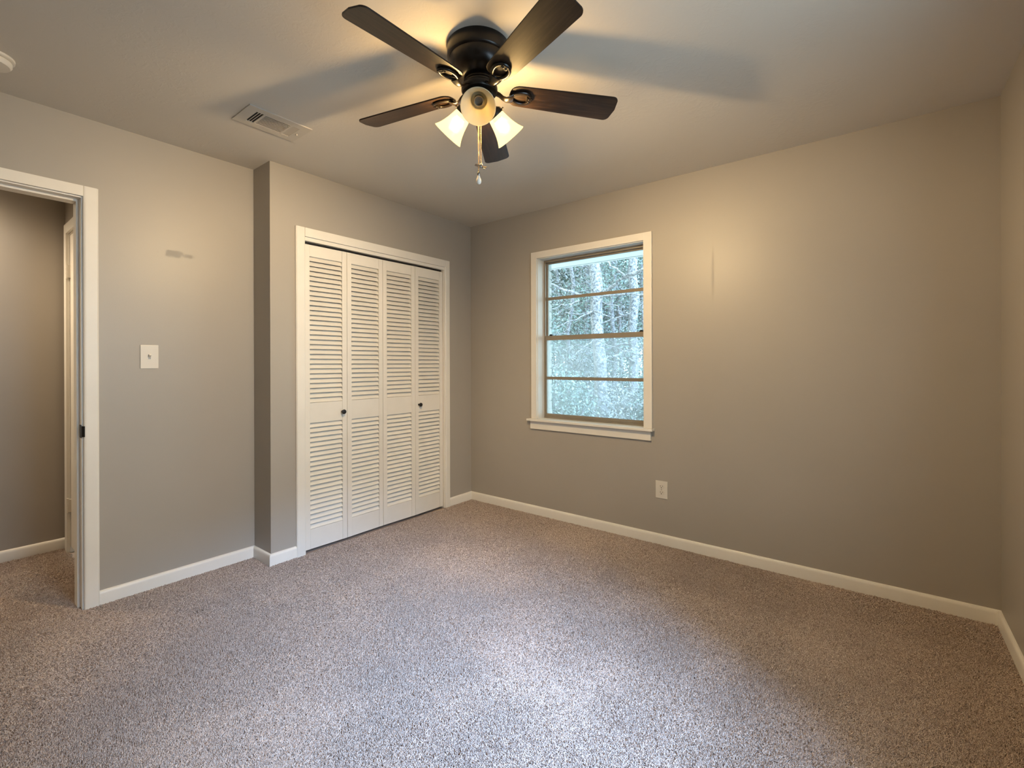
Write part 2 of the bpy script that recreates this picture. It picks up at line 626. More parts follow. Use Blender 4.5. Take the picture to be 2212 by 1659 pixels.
def carpet_pile():
    r_ = np.random.RandomState(5)
    N = PILE_N
    e = 0.012
    x = r_.uniform(HALL_X, W, N)
    y = r_.uniform(-4.3, 0, N)
    room = (x > XL + e) & (x < W - e) & (y > YB) & (y < -e) & ~((x < e) & (y > YC - e))
    sill = (x >= XL - T - 0.01) & (x <= XL + e + 0.01) & (y > DOOR_Y0) & (y < DOOR_Y1 - 0.004)
    hall = (x > HALL_X + e) & (x < XL - T - 0.002) & (y < HALL_Y - 0.004)
    ok = room | sill | hall
    d = np.hypot(x - CAM.x, y - CAM.y)
    ok &= r_.uniform(0, 1, N) < np.clip(1.55 / np.maximum(d, 0.5), 0.42, 1.0) ** 1.1
    x, y, d = x[ok], y[ok], d[ok]
    n = len(x)
    wid = np.clip(d / 2.5, 0.8, 1.2)
    # the pile leans in brushed patches
    la = smooth_field(x, y, 1, 3.0) * 1.2 + r_.normal(0, 1.5, n)
    lm = np.clip(0.50 + 0.16 * smooth_field(x, y, 2, 5.5) + 0.10 * smooth_field(x, y, 6, 14.0) + r_.normal(0, 0.25, n), 0.05, 1.1)
    hgt = r_.uniform(0.0080, 0.0120, n) * (1 + 0.10 * smooth_field(x, y, 3, 60.0))
    pos = np.zeros((n, 4, 3), np.float32)
    for i, t in enumerate((0.0, 0.36, 0.72, 1.0)):
        bend = lm * hgt * (t ** 1.6)
        pos[:, i, 0] = x + np.cos(la) * bend
        pos[:, i, 1] = y + np.sin(la) * bend
        pos[:, i, 2] = -0.0055 + hgt * t * (1 - 0.22 * lm * t)
    rad = np.zeros((n, 4), np.float32)
    base = (r_.uniform(0.0010, 0.0017, n) * wid).astype(np.float32)
    for i, k in enumerate((0.8, 1.0, 1.0, 0.55)):
        rad[:, i] = base * k
    cu = bpy.data.hair_curves.new('carpet_pile')
    cu.add_curves([4] * n)
    cu.attributes['position'].data.foreach_set('vector', pos.reshape(-1))
    ra = cu.attributes.get('radius') or cu.attributes.new('radius', 'FLOAT', 'POINT')
    ra.data.foreach_set('value', rad.reshape(-1))
    cu.materials.append(MAT['carpet'])
    o = bpy.data.objects.new('carpet_pile', cu)
    C.objects.link(o)
    print('pile strands', n)
    return o


tag(carpet_pile(), 'beige cut pile carpet covering the room and hallway floor', 'carpet', kind='stuff')

# ------------------------------------------------------------------ doorway casing and jamb (trim)
tr = empty('trim_1', (XL, DOOR_Y1, 0))
struct(tr, 'white casing and jamb of the open doorway', 'door casing')
CT = 0.017
oY, oZ = -2.5115, 2.0969
iY, iZ = DOOR_Y1 + 0.006, DOOR_Z + 0.006


def casing_prof(at, sign, a, b):
    """flat casing board with eased outer edge: polygon in (normal, across)"""
    s = 1 if b > a else -1
    return [(at, a), (at + sign * CT * 0.75, a), (at + sign * CT * 0.95, a + s * 0.004), (at + sign * CT, a + s * 0.010),
            (at + sign * CT, b - s * 0.006), (at + sign * CT * 0.7, b), (at, b)]


m = MB()
m.prism(casing_prof(XL, 1, iY, oY), 2, 0, oZ)
m.box(XL, XL + CT * 0.995, DOOR_Y0 - 0.0565, iY, iZ, oZ)
m.prism(casing_prof(XL, 1, DOOR_Y0 - 0.006, DOOR_Y0 - 0.0635), 2, 0, oZ)
m.build('casing', MAT['trim'], tr)
m = MB()
m.box(XL - T, XL, DOOR_Y1, DOOR_Y1 + 0.018, 0, DOOR_Z + 0.018)
m.box(XL - T, XL, DOOR_Y0 - 0.018, DOOR_Y0, 0, DOOR_Z + 0.018)
m.box(XL - T, XL, DOOR_Y0, DOOR_Y1, DOOR_Z, DOOR_Z + 0.018)
m.build('jamb', MAT['trim'], tr)
m = MB()
m.box(XL - T + 0.01, XL - 0.045, DOOR_Y1 - 0.011, DOOR_Y1, 0, DOOR_Z)
m.box(XL - T + 0.01, XL - 0.045, DOOR_Y0, DOOR_Y0 + 0.011, 0, DOOR_Z)
m.box(XL - T + 0.01, XL - 0.045, DOOR_Y0 + 0.011, DOOR_Y1 - 0.011, DOOR_Z - 0.011, DOOR_Z)
m.build('door_stop', MAT['trim'], tr)
m = MB()
m.box(XL - 0.036, XL - 0.002, DOOR_Y1 - 0.002, DOOR_Y1 + 0.001, 0.852, 0.915)
m.prism([(XL - 0.004, DOOR_Y1 - 0.002), (XL + 0.012, DOOR_Y1 - 0.002), (XL + 0.023, DOOR_Y1 + 0.006), (XL + 0.021, DOOR_Y1 + 0.009), (XL + 0.0175, DOOR_Y1 + 0.006), (XL - 0.004, DOOR_Y1 + 0.001)], 2, 0.857, 0.910)
tag(m.build('strike_plate', MAT['black'], tr), 'black strike plate')

# hall side door (closed) with hinges and its casing
hd = empty('door_1', (HD0, HALL_Y, 0))
struct(hd, 'white panel door at the end of the hallway', 'door')
m = MB()
cw = 0.062
m.box(HD0 - 0.006 - cw, HD0 - 0.006, HALL_Y - 0.016, HALL_Y, 0, HDZ + 0.006 + cw)
m.box(HD1 + 0.006, HD1 + 0.006 + cw, HALL_Y - 0.016, HALL_Y, 0, HDZ + 0.006 + cw)
m.box(HD0 - 0.006, HD1 + 0.006, HALL_Y - 0.016, HALL_Y, HDZ + 0.006, HDZ + 0.006 + cw)
m.build('casing', MAT['trim'], hd, bevel=0.002)
m = MB()
m.box(HD0 - 0.02, HD0, HALL_Y, HALL_Y + T, 0, HDZ + 0.02).box(HD1, HD1 + 0.02, HALL_Y, HALL_Y + T, 0, HDZ + 0.02)
m.box(HD0, HD1, HALL_Y, HALL_Y + T, HDZ, HDZ + 0.02)
m.build('jamb', MAT['trim'], hd)
m = MB()
m.box(HD0 + 0.004, HD1 - 0.004, HALL_Y + 0.004, HALL_Y + 0.038, 0.035, HDZ - 0.004)
for z0, z1 in ((0.25, 0.95), (1.12, 1.92)):
    for x0, x1 in ((HD0 + 0.12, HD0 + 0.345), (HD0 + 0.415, HD1 - 0.12)):
        m.box(x0, x1, HALL_Y - 0.001, HALL_Y + 0.01, z0, z1)
m.build('door_leaf', MAT['door'], hd, bevel=0.003)
for z in (0.305, 1.815):
    m = MB()
    m.lathe([(0, -0.045), (0.006, -0.045), (0.006, 0.045), (0, 0.045)], Matrix.Translation((HD0 + 0.001, HALL_Y - 0.012, z)), 10)
    m.box(HD0 - 0.012, HD0 + 0.014, HALL_Y - 0.010, HALL_Y + 0.005, z - 0.04, z + 0.04)
    for dz in (-0.046, -0.015, 0.015, 0.046):
        m.lathe([(0, -0.0015), (0.0075, -0.0015), (0.0075, 0.0015), (0, 0.0015)], Matrix.Translation((HD0 + 0.001, HALL_Y - 0.012, z + dz)), 10)
    m.build('hinge', MAT['plastic'], hd)

# ------------------------------------------------------------------ closet casing, jamb and track
ct = empty('trim_2', (0, CL0, 0))
struct(ct, 'white casing around the closet opening', 'door casing')
cy0, cy1, cz = -1.609, -0.2749, 2.0830
m = MB()
m.prism(casing_prof(0, 1, CL0 - 0.004, cy0), 2, 0, cz)
m.prism(casing_prof(0, 1, CL1 + 0.004, cy1), 2, 0, cz)
m.box(0, CT * 0.995, CL0 - 0.004, CL1 + 0.004, 2.027, cz)
m.build('casing', MAT['trim'], ct)
m = MB()
m.box(-0.10, 0, CL0 - 0.018, CL0, 0, CLZ + 0.018).box(-0.10, 0, CL1, CL1 + 0.018, 0, CLZ + 0.018)
m.box(-0.10, 0, CL0, CL1, CLZ, CLZ + 0.018)
m.box(0, 0.004, CL0 - 0.003, CL1 + 0.003, CLZ + 0.001, 2.0265)
m.build('jamb', MAT['trim'], ct)
m = MB().box(-0.060, -0.028, CL0 + 0.002, CL1 - 0.002, CLZ - 0.010, CLZ)
m.build('door_track', MAT['black'], ct)

# ------------------------------------------------------------------ louvered bifold doors
PW = (CL1 - CL0 - 0.008) / 4.0
DOOR_TOP, DOOR_BOT = 1.986, 0.016
DX1, DTH = -0.012, 0.028                  # front face and thickness
RAILS = ((1.912, DOOR_TOP), (0.832, 0.962), (DOOR_BOT, 0.144))
STL = 0.034


def panel_frame():
    """local: x = depth (front face at 0), y = 0..PW-gap, z world"""
    w = PW - 0.003
    m = MB()
    for y0, y1 in ((0, STL), (w - STL, w)):
        m.box(-DTH, 0, y0, y1, DOOR_BOT, DOOR_TOP)
    bm_ = m
    for z0, z1 in RAILS:
        bm_.box(-DTH, -0.0012, STL + 0.0006, w - STL - 0.0006, z0, z1)
    return m


def panel_slats(z0, z1, n):
    w = PW - 0.003
    m = MB()
    if True:
        p = (z1 - z0) / n
        for k in range(n):
            zb = z0 + k * p
            # slat leaning: bottom edge at the front, top edge at the back
            pts = [(-0.0030, zb + 0.0010), (-0.0005, zb + 0.0030), (-0.0215, zb + p + 0.0010), (-0.0250, zb + p - 0.0015)]
            m.prism([(a, b) for a, b in pts], 1, STL - 0.004, w - STL + 0.004)
    return m


def knob_mesh():
    prof = [(0, 0.0), (0.0085, 0.0), (0.0075, 0.004), (0.0058, 0.010), (0.0075, 0.015), (0.0145, 0.019), (0.0160, 0.0235), (0.0145, 0.028), (0.009, 0.0305), (0, 0.0315)]
    return MB().lathe(prof, Matrix.Rotation(PI / 2, 4, 'Y'), 24)


slat_proto = None


def place(o, parent, mat4):
    o.parent = parent
    o.matrix_local = mat4
    return o


def bifold(y_hinge, flip, label):
    """two panels; y_hinge: jamb side; the fold stands a touch forward"""
    global slat_proto
    root = empty('bifold_door', (DX1, y_hinge, 0))
    tag(root, label, 'closet door', group='louvered closet doors', kind='thing')
    a = math.radians(1.1)
    w = PW
    for k in (0, 1):
        if slat_proto is None:
            f = panel_frame().build('panel', MAT['door'], world_pts=False, bevel=0.0012)
            ss = [panel_slats(*a_).build('louvers', MAT['door'], world_pts=False) for a_ in ((0.962, 1.912, 30), (0.144, 0.832, 22))]
            slat_proto = (f, ss)
        else:
            f, ss = slat_proto[0].copy(), [q.copy() for q in slat_proto[1]]
            for q in [f] + ss:
                C.objects.link(q)
        # panel k spans [k*w, (k+1)*w] away from the hinge (mirrored when flip); the joint is pushed forward
        fold_x = w * math.sin(a)
        if not flip:
            y0 = k * w
            ang = -a if k == 0 else a
            x0 = 0.0 if k == 0 else fold_x
        else:
            y0 = -(k + 1) * w
            ang = a if k == 0 else -a
            x0 = fold_x if k == 0 else 0.0
        place(f, root, Matrix.Translation((x0, y0 + 0.0015, 0)) @ Matrix.Rotation(ang, 4, 'Z'))
        for q in ss:
            place(q, f, Matrix.Identity(4))
        if k == 0:
            yk = (w - 0.003) - STL - 0.002 if not flip else STL + 0.002
            kb = knob_mesh().build('knob', MAT['black'], world_pts=False, smooth=True)
            tag(kb, 'black round knob')
            place(kb, f, Matrix.Translation((0, yk, 0.889)))
    return root


bifold(CL0 + 0.004, False, 'white louvered bifold closet door on the left half of the closet')
bifold(CL1 - 0.004, True, 'white louvered bifold closet door next to the window wall')

# ------------------------------------------------------------------ window in the window wall
wd = empty('window_1', (WX0, 0, WZ0))
struct(wd, 'single hung window with four wide panes looking onto trees', 'window')
FY = 0.086
# casing
m = MB()
cxl, cxr, czt = 0.678, 1.6785, 2.1046
m.box(cxl, WX0 + 0.0, -0.018, 0, WZ0, czt)
m.box(WX1, cxr, -0.018, 0, WZ0, czt)
m.box(WX0, WX1, -0.018, 0, WZ1, czt)
m.build('casing', MAT['trim'], wd, bevel=0.0015)
# reveal liners
m = MB()
m.box(WX0, WX0 + 0.004, 0, FY + 0.03, WZ0, WZ1).box(WX1 - 0.004, WX1, 0, FY + 0.03, WZ0, WZ1)
m.box(WX0, WX1, 0, FY + 0.03, WZ1 - 0.004, WZ1)
m.build('reveal', MAT['trim'], wd)
m = MB()
m.box(0.649, 1.690, -0.046, 0, WZ0 - 0.016, WZ0)
m.box(WX0, WX1, -0.002, FY + 0.03, WZ0 - 0.016, WZ0)
m.build('sill', MAT['trim'], wd, bevel=0.002)
m = MB().box(0.666, 1.668, -0.016, 0, 0.690, WZ0 - 0.016)
m.build('apron', MAT['trim'], wd, bevel=0.0015)
# aluminium frame
fx0, fx1, fz0, fz1 = WX0 + 0.004, WX1 - 0.004, WZ0, WZ1 - 0.004
m = MB()
for (a0, a1, b0, b1) in ((fx0, fx0 + 0.013, fz0, fz1), (fx1 - 0.013, fx1, fz0, fz1), (fx0 + 0.013, fx1 - 0.013, fz1 - 0.016, fz1), (fx0 + 0.013, fx1 - 0.013, fz0, fz0 + 0.014)):
    m.box(a0, a1, FY, FY + 0.05, b0, b1)
m.box(fx0 + 0.024, fx1 - 0.024, FY - 0.004, FY - 0.0005, fz0 + 0.0005, fz0 + 0.008)
m.build('frame', MAT['aluminium'], wd)
MZ = 1.420
sx0, sx1 = fx0 + 0.0135, fx1 - 0.0135


def sash(name, y0, y1, z0, z1, bar, bot, top, parent_label=None):
    m = MB()
    w_ = 0.009
    m.box(sx0, sx0 + w_, y0, y1, z0, z1).box(sx1 - w_, sx1, y0, y1, z0, z1)
    m.box(sx0 + w_, sx1 - w_, y0, y1, z0, z0 + bot).box(sx0 + w_, sx1 - w_, y0, y1, z1 - top, z1)
    m.box(sx0 + w_, sx1 - w_, y0 + 0.003, y1 - 0.003, bar - 0.0115, bar + 0.0115)
    return m.build(name, MAT['aluminium'], wd)


up_s = sash('upper_sash', FY + 0.026, FY + 0.044, MZ - 0.012, fz1 - 0.0165, 1.741, 0.020, 0.010)
lo_s = sash('lower_sash', FY + 0.004, FY + 0.024, fz0 + 0.0145, MZ + 0.018, 1.096, 0.022, 0.036)
for s_, y_, bar, z0, z1, mt in ((up_s, FY + 0.035, 1.741, MZ + 0.008, fz1 - 0.022, 'glass'), (lo_s, FY + 0.014, 1.096, fz0 + 0.0365, MZ - 0.018, 'screen')):
    for a, b in ((z0, bar - 0.0115), (bar + 0.0115, z1)):
        m = MB().box(sx0 + 0.009, sx1 - 0.009, y_ - 0.0015, y_ + 0.0015, a, b)
        m.build('pane', MAT[mt], s_)
for xx in (0.795, 1.560):
    m = MB().box(xx - 0.014, xx + 0.014, FY + 0.006, FY + 0.022, MZ + 0.018, MZ + 0.027).box(xx - 0.005, xx + 0.010, FY + 0.002, FY + 0.012, MZ + 0.020, MZ + 0.030)
    tag(m.build('latch', MAT['black'], lo_s), 'small black sash latch')

# window beside the camera (right wall)
w2 = empty('window_2', (W, W2Y0, 0.74))
struct(w2, 'window in the right wall beside the camera', 'window')
m = MB()
for (a0, a1, b0, b1) in ((W2Y0, W2Y0 + 0.03, 0.74, 2.10), (W2Y1 - 0.03, W2Y1, 0.74, 2.10), (W2Y0 + 0.03, W2Y1 - 0.03, 2.07, 2.10), (W2Y0 + 0.03, W2Y1 - 0.03, 0.74, 0.77), (W2Y0 + 0.03, W2Y1 - 0.03, 1.40, 1.44)):
    m.box(W + 0.08, W + 0.11, a0, a1, b0, b1)
m.build('frame', MAT['aluminium'], w2)
m = MB()
m.box(W - 0.018, W, W2Y0 - 0.057, W2Y0, 0.74, 2.157).box(W - 0.018, W, W2Y1, W2Y1 + 0.057, 0.74, 2.157).box(W - 0.018, W, W2Y0, W2Y1, 2.10, 2.157)
m.box(W - 0.04, W + 0.08, W2Y0 - 0.07, W2Y1 + 0.07, 0.725, 0.74)
m.build('casing', MAT['trim'], w2)

# ------------------------------------------------------------------ outside: brick veneer and eave
m = MB()
rnd_b = random.Random(3)
ch = 0.0677
for side, xe in ((-1, 0.716), (1, 1.640)):
    z = 0.30
    k = 0
    while z < 2.36:
        L = 0.20 if k % 2 else 0.10
        x0, x1 = (xe - L, xe) if side < 0 else (xe, xe + L)
        m.box(x0, x1, 0.125, 0.225, z, z + 0.057)
        if side < 0:
            m.box(-0.6, x0 - 0.01, 0.125, 0.225, z, z + 0.057)
            m.box(-0.6, xe - 0.006, 0.130, 0.219, z + 0.057, z + ch)
            m.box(x0 - 0.01, x0, 0.130, 0.219, z, z + ch)
        else:
            m.box(x1 + 0.01, 2.6, 0.125, 0.225, z, z + 0.057)
            m.box(xe + 0.006, 2.6, 0.130, 0.219, z + 0.057, z + ch)
        z += ch
        k += 1
m.box(0.716, 1.640, 0.125, 0.225, 2.065, 2.36)
m.box(0.716, 1.640, 0.125, 0.245, 0.68, 0.755)
struct(m.build('wall_exterior', MAT['brick']), 'pale brick veneer edge outside the window', 'wall')
m = MB()
m.box(-1.5, 3.6, 0.225, 0.62, 2.100, 2.125)
m.box(-1.5, 3.6, 0.60, 0.625, 2.095, 2.28)
struct(m.build('roof_eave', MAT['soffit']), 'white eave board above the window outside', 'eave')

# ------------------------------------------------------------------ wall switch and outlet
sw = empty('light_switch', (XL, -2.301, 1.2555))
tag(sw, 'square white light switch plate beside the doorway', 'light switch')
m = MB().box(XL, XL + 0.005, -2.341, -2.261, 1.192, 1.319)
m.build('cover_plate', MAT['plastic'], sw, bevel=0.0022)
m = MB().box(XL + 0.002, XL + 0.0062, -2.3065, -2.2955, 1.243, 1.268)
m.build('toggle_slot', MAT['socket'], sw)
m = MB().prism([(XL + 0.004, 1.249), (XL + 0.004, 1.262), (XL + 0.0175, 1.2705), (XL + 0.0185, 1.264)], 1, -2.3055, -2.2965)
m.build('toggle', MAT['plastic'], sw)

ol = empty('power_outlet', (1.7385, 0, 0.3685))
tag(ol, 'white double power outlet low on the wall below the window', 'power outlet')
m = MB().box(1.698, 1.779, -0.005, 0, 0.310, 0.427)
m.build('cover_plate', MAT['plastic'], ol, bevel=0.0022)
for zc in (0.3885, 0.3485):
    m = MB()
    pts = [(1.7385 + 0.0165 * math.cos(t), max(-0.0135, min(0.0135, 0.0165 * math.sin(t))) + zc) for t in [2 * PI * k / 28 for k in range(28)]]
    m.prism(pts, 1, -0.0078, -0.003)
    rc = m.build('receptacle', MAT['plastic'], ol)
    m = MB()
    m.box(1.7305, 1.7330, -0.0084, -0.0070, zc - 0.000, zc + 0.0085)
    m.box(1.7445, 1.7470, -0.0084, -0.0070, zc + 0.001, zc + 0.0080)
    m.lathe([(0, 0), (0.0030, 0), (0.0030, 0.0014), (0, 0.0014)], Matrix.Translation((1.7388, -0.0070, zc - 0.0065)) @ Matrix.Rotation(PI / 2, 4, 'X'), 12)
    m.build('slot', MAT['slot'], rc)
m = MB().lathe([(0, 0), (0.003, 0), (0.003, 0.001), (0, 0.0015)], Matrix.Translation((1.7385, -0.0048, 0.3685)) @ Matrix.Rotation(PI / 2, 4, 'X'), 12)
m.build('screw', MAT['nickel'], ol)

# ------------------------------------------------------------------ ceiling vent
vt = empty('ceiling_vent', (0.457, -1.954, H))
tag(vt, 'white louvered air vent in the ceiling above the closet corner', 'air vent')
vx0, vx1, vy0, vy1 = 0.355, 0.560, -2.108, -1.800
ix0, ix1, iy0, iy1 = 0.396, 0.519, -2.062, -1.846
vz = H - 0.006
m = MB()


def flange(x0, x1, y0, y1):
    m.box(x0, x1, y0, y1, vz, H - 0.0005)


flange(vx0, ix0, vy0, vy1); flange(ix1, vx1, vy0, vy1)
flange(ix0, ix1, vy0, iy0); flange(ix0, ix1, iy1, vy1)
ya, yb = iy0 + 0.046, iy1 - 0.046
flange(ix0, ix1, ya - 0.010, ya); flange(ix0, ix1, yb, yb + 0.010)
m.build('vent_frame', MAT['vent'], vt)
m = MB()
n = 10
for k in range(n):                                   # long slats
    x = ix0 + (k + 0.35) * (ix1 - ix0) / n
    m.box(x, x + 0.0052, ya, yb, vz + 0.0004, vz + 0.0014)
for k in range(4):                                   # cross slats at the dark end
    y = iy0 + k * 0.012
    m.box(ix0, ix1, y - 0.001, y + 0.0022, vz + 0.0004, vz + 0.0014)
for k in range(4):                                   # cross slats, closed end
    y = yb + 0.010 + k * 0.009
    m.prism([(y, vz + 0.0035), (y + 0.0090, vz + 0.0008), (y + 0.0098, vz + 0.0016), (y + 0.0008, vz + 0.0045)], 0, ix0, ix1)
m.build('vent_slats', MAT['vent'], vt)
m = MB().box(ix0 - 0.004, ix1 + 0.004, iy0 - 0.004, iy1 + 0.004, H - 0.0012, H - 0.0004)
m.build('duct_shade_sheet', MAT['slot'], vt)  # black sheet under the solid ceiling stands in for the duct's shade
m = MB().box(0.452, 0.458, -1.834, -1.826, vz - 0.008, vz).box(0.4405, 0.447, -1.838, -1.822, vz - 0.0015, vz)
m.build('damper_lever', MAT['vent'], vt)

# ------------------------------------------------------------------ smoke detector
sd = empty('smoke_detector', (0.118, -2.900, H))
tag(sd, 'white round smoke detector on the ceiling above the doorway', 'smoke detector')
tm = Matrix.Translation((0.118, -2.900, H))
MB().lathe([(0, 0), (0.072, 0), (0.072, -0.008), (0.066, -0.0105), (0, -0.0105)], tm, 48).build('mounting_base', MAT['plastic'], sd, smooth=True)
MB().lathe([(0, -0.0105), (0.058, -0.0105), (0.064, -0.0145), (0.064, -0.027), (0.058, -0.035), (0.03, -0.039), (0, -0.040)], tm, 48).build('cover', MAT['plastic'], sd, smooth=True)

# ------------------------------------------------------------------ ceiling fan
FX, FYc = 1.668, -1.730
fan = empty('ceiling_fan', (FX, FYc, H))
tag(fan, 'dark bronze hugger ceiling fan with five walnut blades and lit shades', 'ceiling fan')
fm = Matrix.Translation((FX - 0.003, FYc - 0.002, H))
MB().lathe([(0, 0), (0.1195, 0), (0.1205, -0.004), (0.1205, -0.046), (0.118, -0.052), (0.113, -0.055), (0.113, -0.062), (0.1115, -0.075),
            (0.106, -0.092), (0.098, -0.105), (0.088, -0.115), (0.074, -0.124), (0.064, -0.129), (0, -0.129)], fm, 64).build('motor_housing', MAT['bronze'], fan, smooth=True)
fm = Matrix.Translation((FX, FYc, H))
MB().lathe([(0, -0.127), (0.058, -0.127), (0.061, -0.132), (0.061, -0.139), (0.057, -0.142), (0.057, -0.150), (0.066, -0.153), (0.070, -0.158),
            (0.070, -0.172), (0.066, -0.178), (0, -0.178)], fm, 56).build('blade_hub', MAT['bronze'], fan, smooth=True)
MB().lathe([(0, -0.176), (0.050, -0.176), (0.052, -0.180), (0.052, -0.205), (0.055, -0.208), (0.055, -0.215), (0.052, -0.219), (0.050, -0.232),
            (0.041, -0.244), (0.026, -0.252), (0.010, -0.256), (0.008, -0.262), (0, -0.264)], fm, 56).build('switch_housing', MAT['bronze'], fan, smooth=True)


def blade_mesh():
    """outline in x (radius) / y, thickness in z; local origin at the fan axis"""
    r0, r1, w0, w1, th = 0.118, 0.566, 0.050, 0.0625, 0.0055
    out = []
    # root: a rounded end
    for k in range(0, 13):
        t = PI / 2 + PI * k / 12
        out.append((r0 + 0.040 + 0.040 * math.cos(t), w0 * (abs(math.sin(t)) ** 0.7) * (1 if math.sin(t) > 0 else -1)))
    # lower side to the tip, slightly bowed
    out.append((0.35, -(w0 + w1) / 2 - 0.001))
    rc = 0.024
    for k in range(0, 7):
        t = -PI / 2 + (PI / 2) * k / 6
        out.append((r1 - 0.006 - rc + rc * math.cos(t), -w1 + rc + rc * math.sin(t)))
    out.append((r1, 0.0))
    for k in range(0, 7):
        t = (PI / 2) * k / 6
        out.append((r1 - 0.006 - rc + rc * math.cos(t), w1 - rc + rc * math.sin(t)))
    out.append((0.35, (w0 + w1) / 2 + 0.001))
    m = MB()
    m.prism(out, 2, 0.0, th)
    return m


def iron_mesh():
    m = MB()
    # strap: rises out of the hub, dips, then runs under the blade and splits into a loop
    path = [(0.052, 0, 0.004), (0.066, 0, 0.003), (0.080, 0, -0.004), (0.092, 0, -0.015), (0.104, 0, -0.020), (0.118, 0, -0.017), (0.130, 0, -0.010)]
    m.tube(path, [0.015, 0.0135, 0.0125, 0.0125, 0.014, 0.018, 0.022], 12, sx=1.0, sy=0.30)
    ring = []
    for k in range(32):
        t = 2 * PI * k / 32
        w = 0.028 + 0.004 * math.cos(t)
        ring.append((0.163 + 0.040 * math.cos(t), w * math.sin(t), -0.0054 - 0.002 * (1 - math.cos(t)) * 0.5))
    m.tube(ring, 0.0070, 10, sx=1.0, sy=0.80, closed=True)
    # end tab with its screws
    m.box(0.187, 0.206, -0.012, 0.012, -0.0125, -0.0005)
    m.ball((0.1965, -0.006, -0.0125), 0.0042, 10, 6, 0.6)
    m.ball((0.1965, 0.006, -0.0125), 0.0042, 10, 6, 0.6)
    return m


blade_spec = [(269.1, 2.2575), (339.5, 2.2575), (51.2, 2.2650), (122.7, 2.2400), (193.6, 2.2600)]
HZ = 2.268
bl0 = ir0 = None
for az, zt in blade_spec:
    if bl0 is None:
        bl = blade_mesh().build('fan_blade', [MAT['wood']], world_pts=False, bevel=0.0012)
        ir = iron_mesh().build('blade_arm', MAT['bronze'], world_pts=False, smooth=True)
        tag(ir, 'dark bronze arm with an open loop')
        bl0, ir0 = bl, ir
    else:
        bl, ir = bl0.copy(), ir0.copy()
        C.objects.link(bl)
        C.objects.link(ir)
    droop = math.asin((HZ - zt) / 0.565)
    place(bl, fan, Matrix.Translation((0, 0, HZ - H)) @ Matrix.Rotation(math.radians(az), 4, 'Z') @ Matrix.Rotation(droop, 4, 'Y') @ Matrix.Rotation(math.radians(-12.5), 4, 'X'))
    place(ir, bl, Matrix.Identity(4))

# light kit: three arms with bell shades; two bulbs burn, the shade facing the camera has none
SH_TILT = math.radians(42)
for az, lit in ((-50.0, False), (72.0, True), (193.0, True)):
    a = math.radians(az)
    hdir = Vector((math.cos(a), math.sin(a), 0))
    ax = (hdir * math.cos(SH_TILT) + Vector((0, 0, -math.sin(SH_TILT)))).normalized()
    neck = Vector((FX, FYc, 2.199)) + hdir * 0.069
    q = ax.to_track_quat('Z', 'Y').to_matrix().to_4x4()
    mm = Matrix.Translation(neck) @ q
    m = MB()
    start = Vector((FX, FYc, 2.226)) + hdir * 0.036
    m.tube([start, start.lerp(neck - ax * 0.020, 0.5) + Vector((0, 0, 0.004)), neck - ax * 0.018], [0.013, 0.012, 0.014], 12)
    m.lathe([(0, -0.024), (0.016, -0.024), (0.024, -0.020), (0.0335, -0.012), (0.0355, -0.004), (0.0355, 0.006), (0.0325, 0.006), (0.0325, -0.002), (0, -0.002)], mm, 36)
    for k in range(3):
        tk = 2 * PI * k / 3 + 0.5
        m.tube([mm @ Vector((0.034 * math.cos(tk), 0.034 * math.sin(tk), 0.001)), mm @ Vector((0.044 * math.cos(tk), 0.044 * math.sin(tk), 0.001))], [0.0022, 0.0040], 8)
    arm = m.build('lamp_arm', MAT['bronze'], fan, smooth=True)
    prof_o = [(0.0185, 0.000), (0.030, 0.0005), (0.0325, 0.006), (0.0345, 0.016), (0.0375, 0.032), (0.0415, 0.050), (0.0468, 0.068), (0.0530, 0.084), (0.0605, 0.0985), (0.0635, 0.103)]
    prof_i = [(r - 0.0028, z + (0.0028 if z < 0.004 else -0.0003)) for r, z in prof_o[1:]]
    m = MB()
    m.lathe(prof_o + [(0.0622, 0.1038)] + prof_i[::-1] + [(0.0185, 0.0033)], mm, 56, closed=True)
    sh = m.build('lamp_shade', MAT['shade_lit'] if lit else MAT['shade'], fan, smooth=True)
    tag(sh, 'glowing frosted glass bell shade' if lit else 'unlit frosted glass bell shade facing the camera')
    m = MB()
    m.lathe([(0, -0.001), (0.0182, -0.001), (0.0190, 0.003), (0.0190, 0.022), (0.0165, 0.0245), (0.0150, 0.0235), (0.0145, 0.006), (0, 0.006)], mm, 28)
    m.lathe([(0, 0.006), (0.004, 0.006), (0.004, 0.009), (0, 0.0095)], mm, 12)
    m.build('bulb_socket', MAT['socket'], arm, smooth=True)
    if lit:
        m = MB()
        m.lathe([(0, 0.020), (0.012, 0.022), (0.014, 0.034), (0.022, 0.046), (0.0275, 0.058), (0.0275, 0.066), (0.023, 0.077), (0.012, 0.0845), (0, 0.0865)], mm, 28)
        m.build('light_bulb', MAT['bulb'], arm, smooth=True)
        pl = point_light('bulb_light', mm @ Vector((0, 0, 0.060)), LAMP_W, WARM, 0.020)

# pull chains
cxn, cyn = FX, FYc


def chain(off, z_end, charm):
    base = Vector((FX, FYc, 0)) + off
    m = MB()
    z = 2.180
    while z > z_end:
        m.ball((base.x, base.y, z), 0.0026, 8, 5)
        z -= 0.0058
    m.tube([(base.x, base.y, 2.182), (base.x, base.y, z_end)], 0.0011, 6)
    ch_ = m.build('pull_chain', MAT['brass'], fan, smooth=True)
    return ch_, base


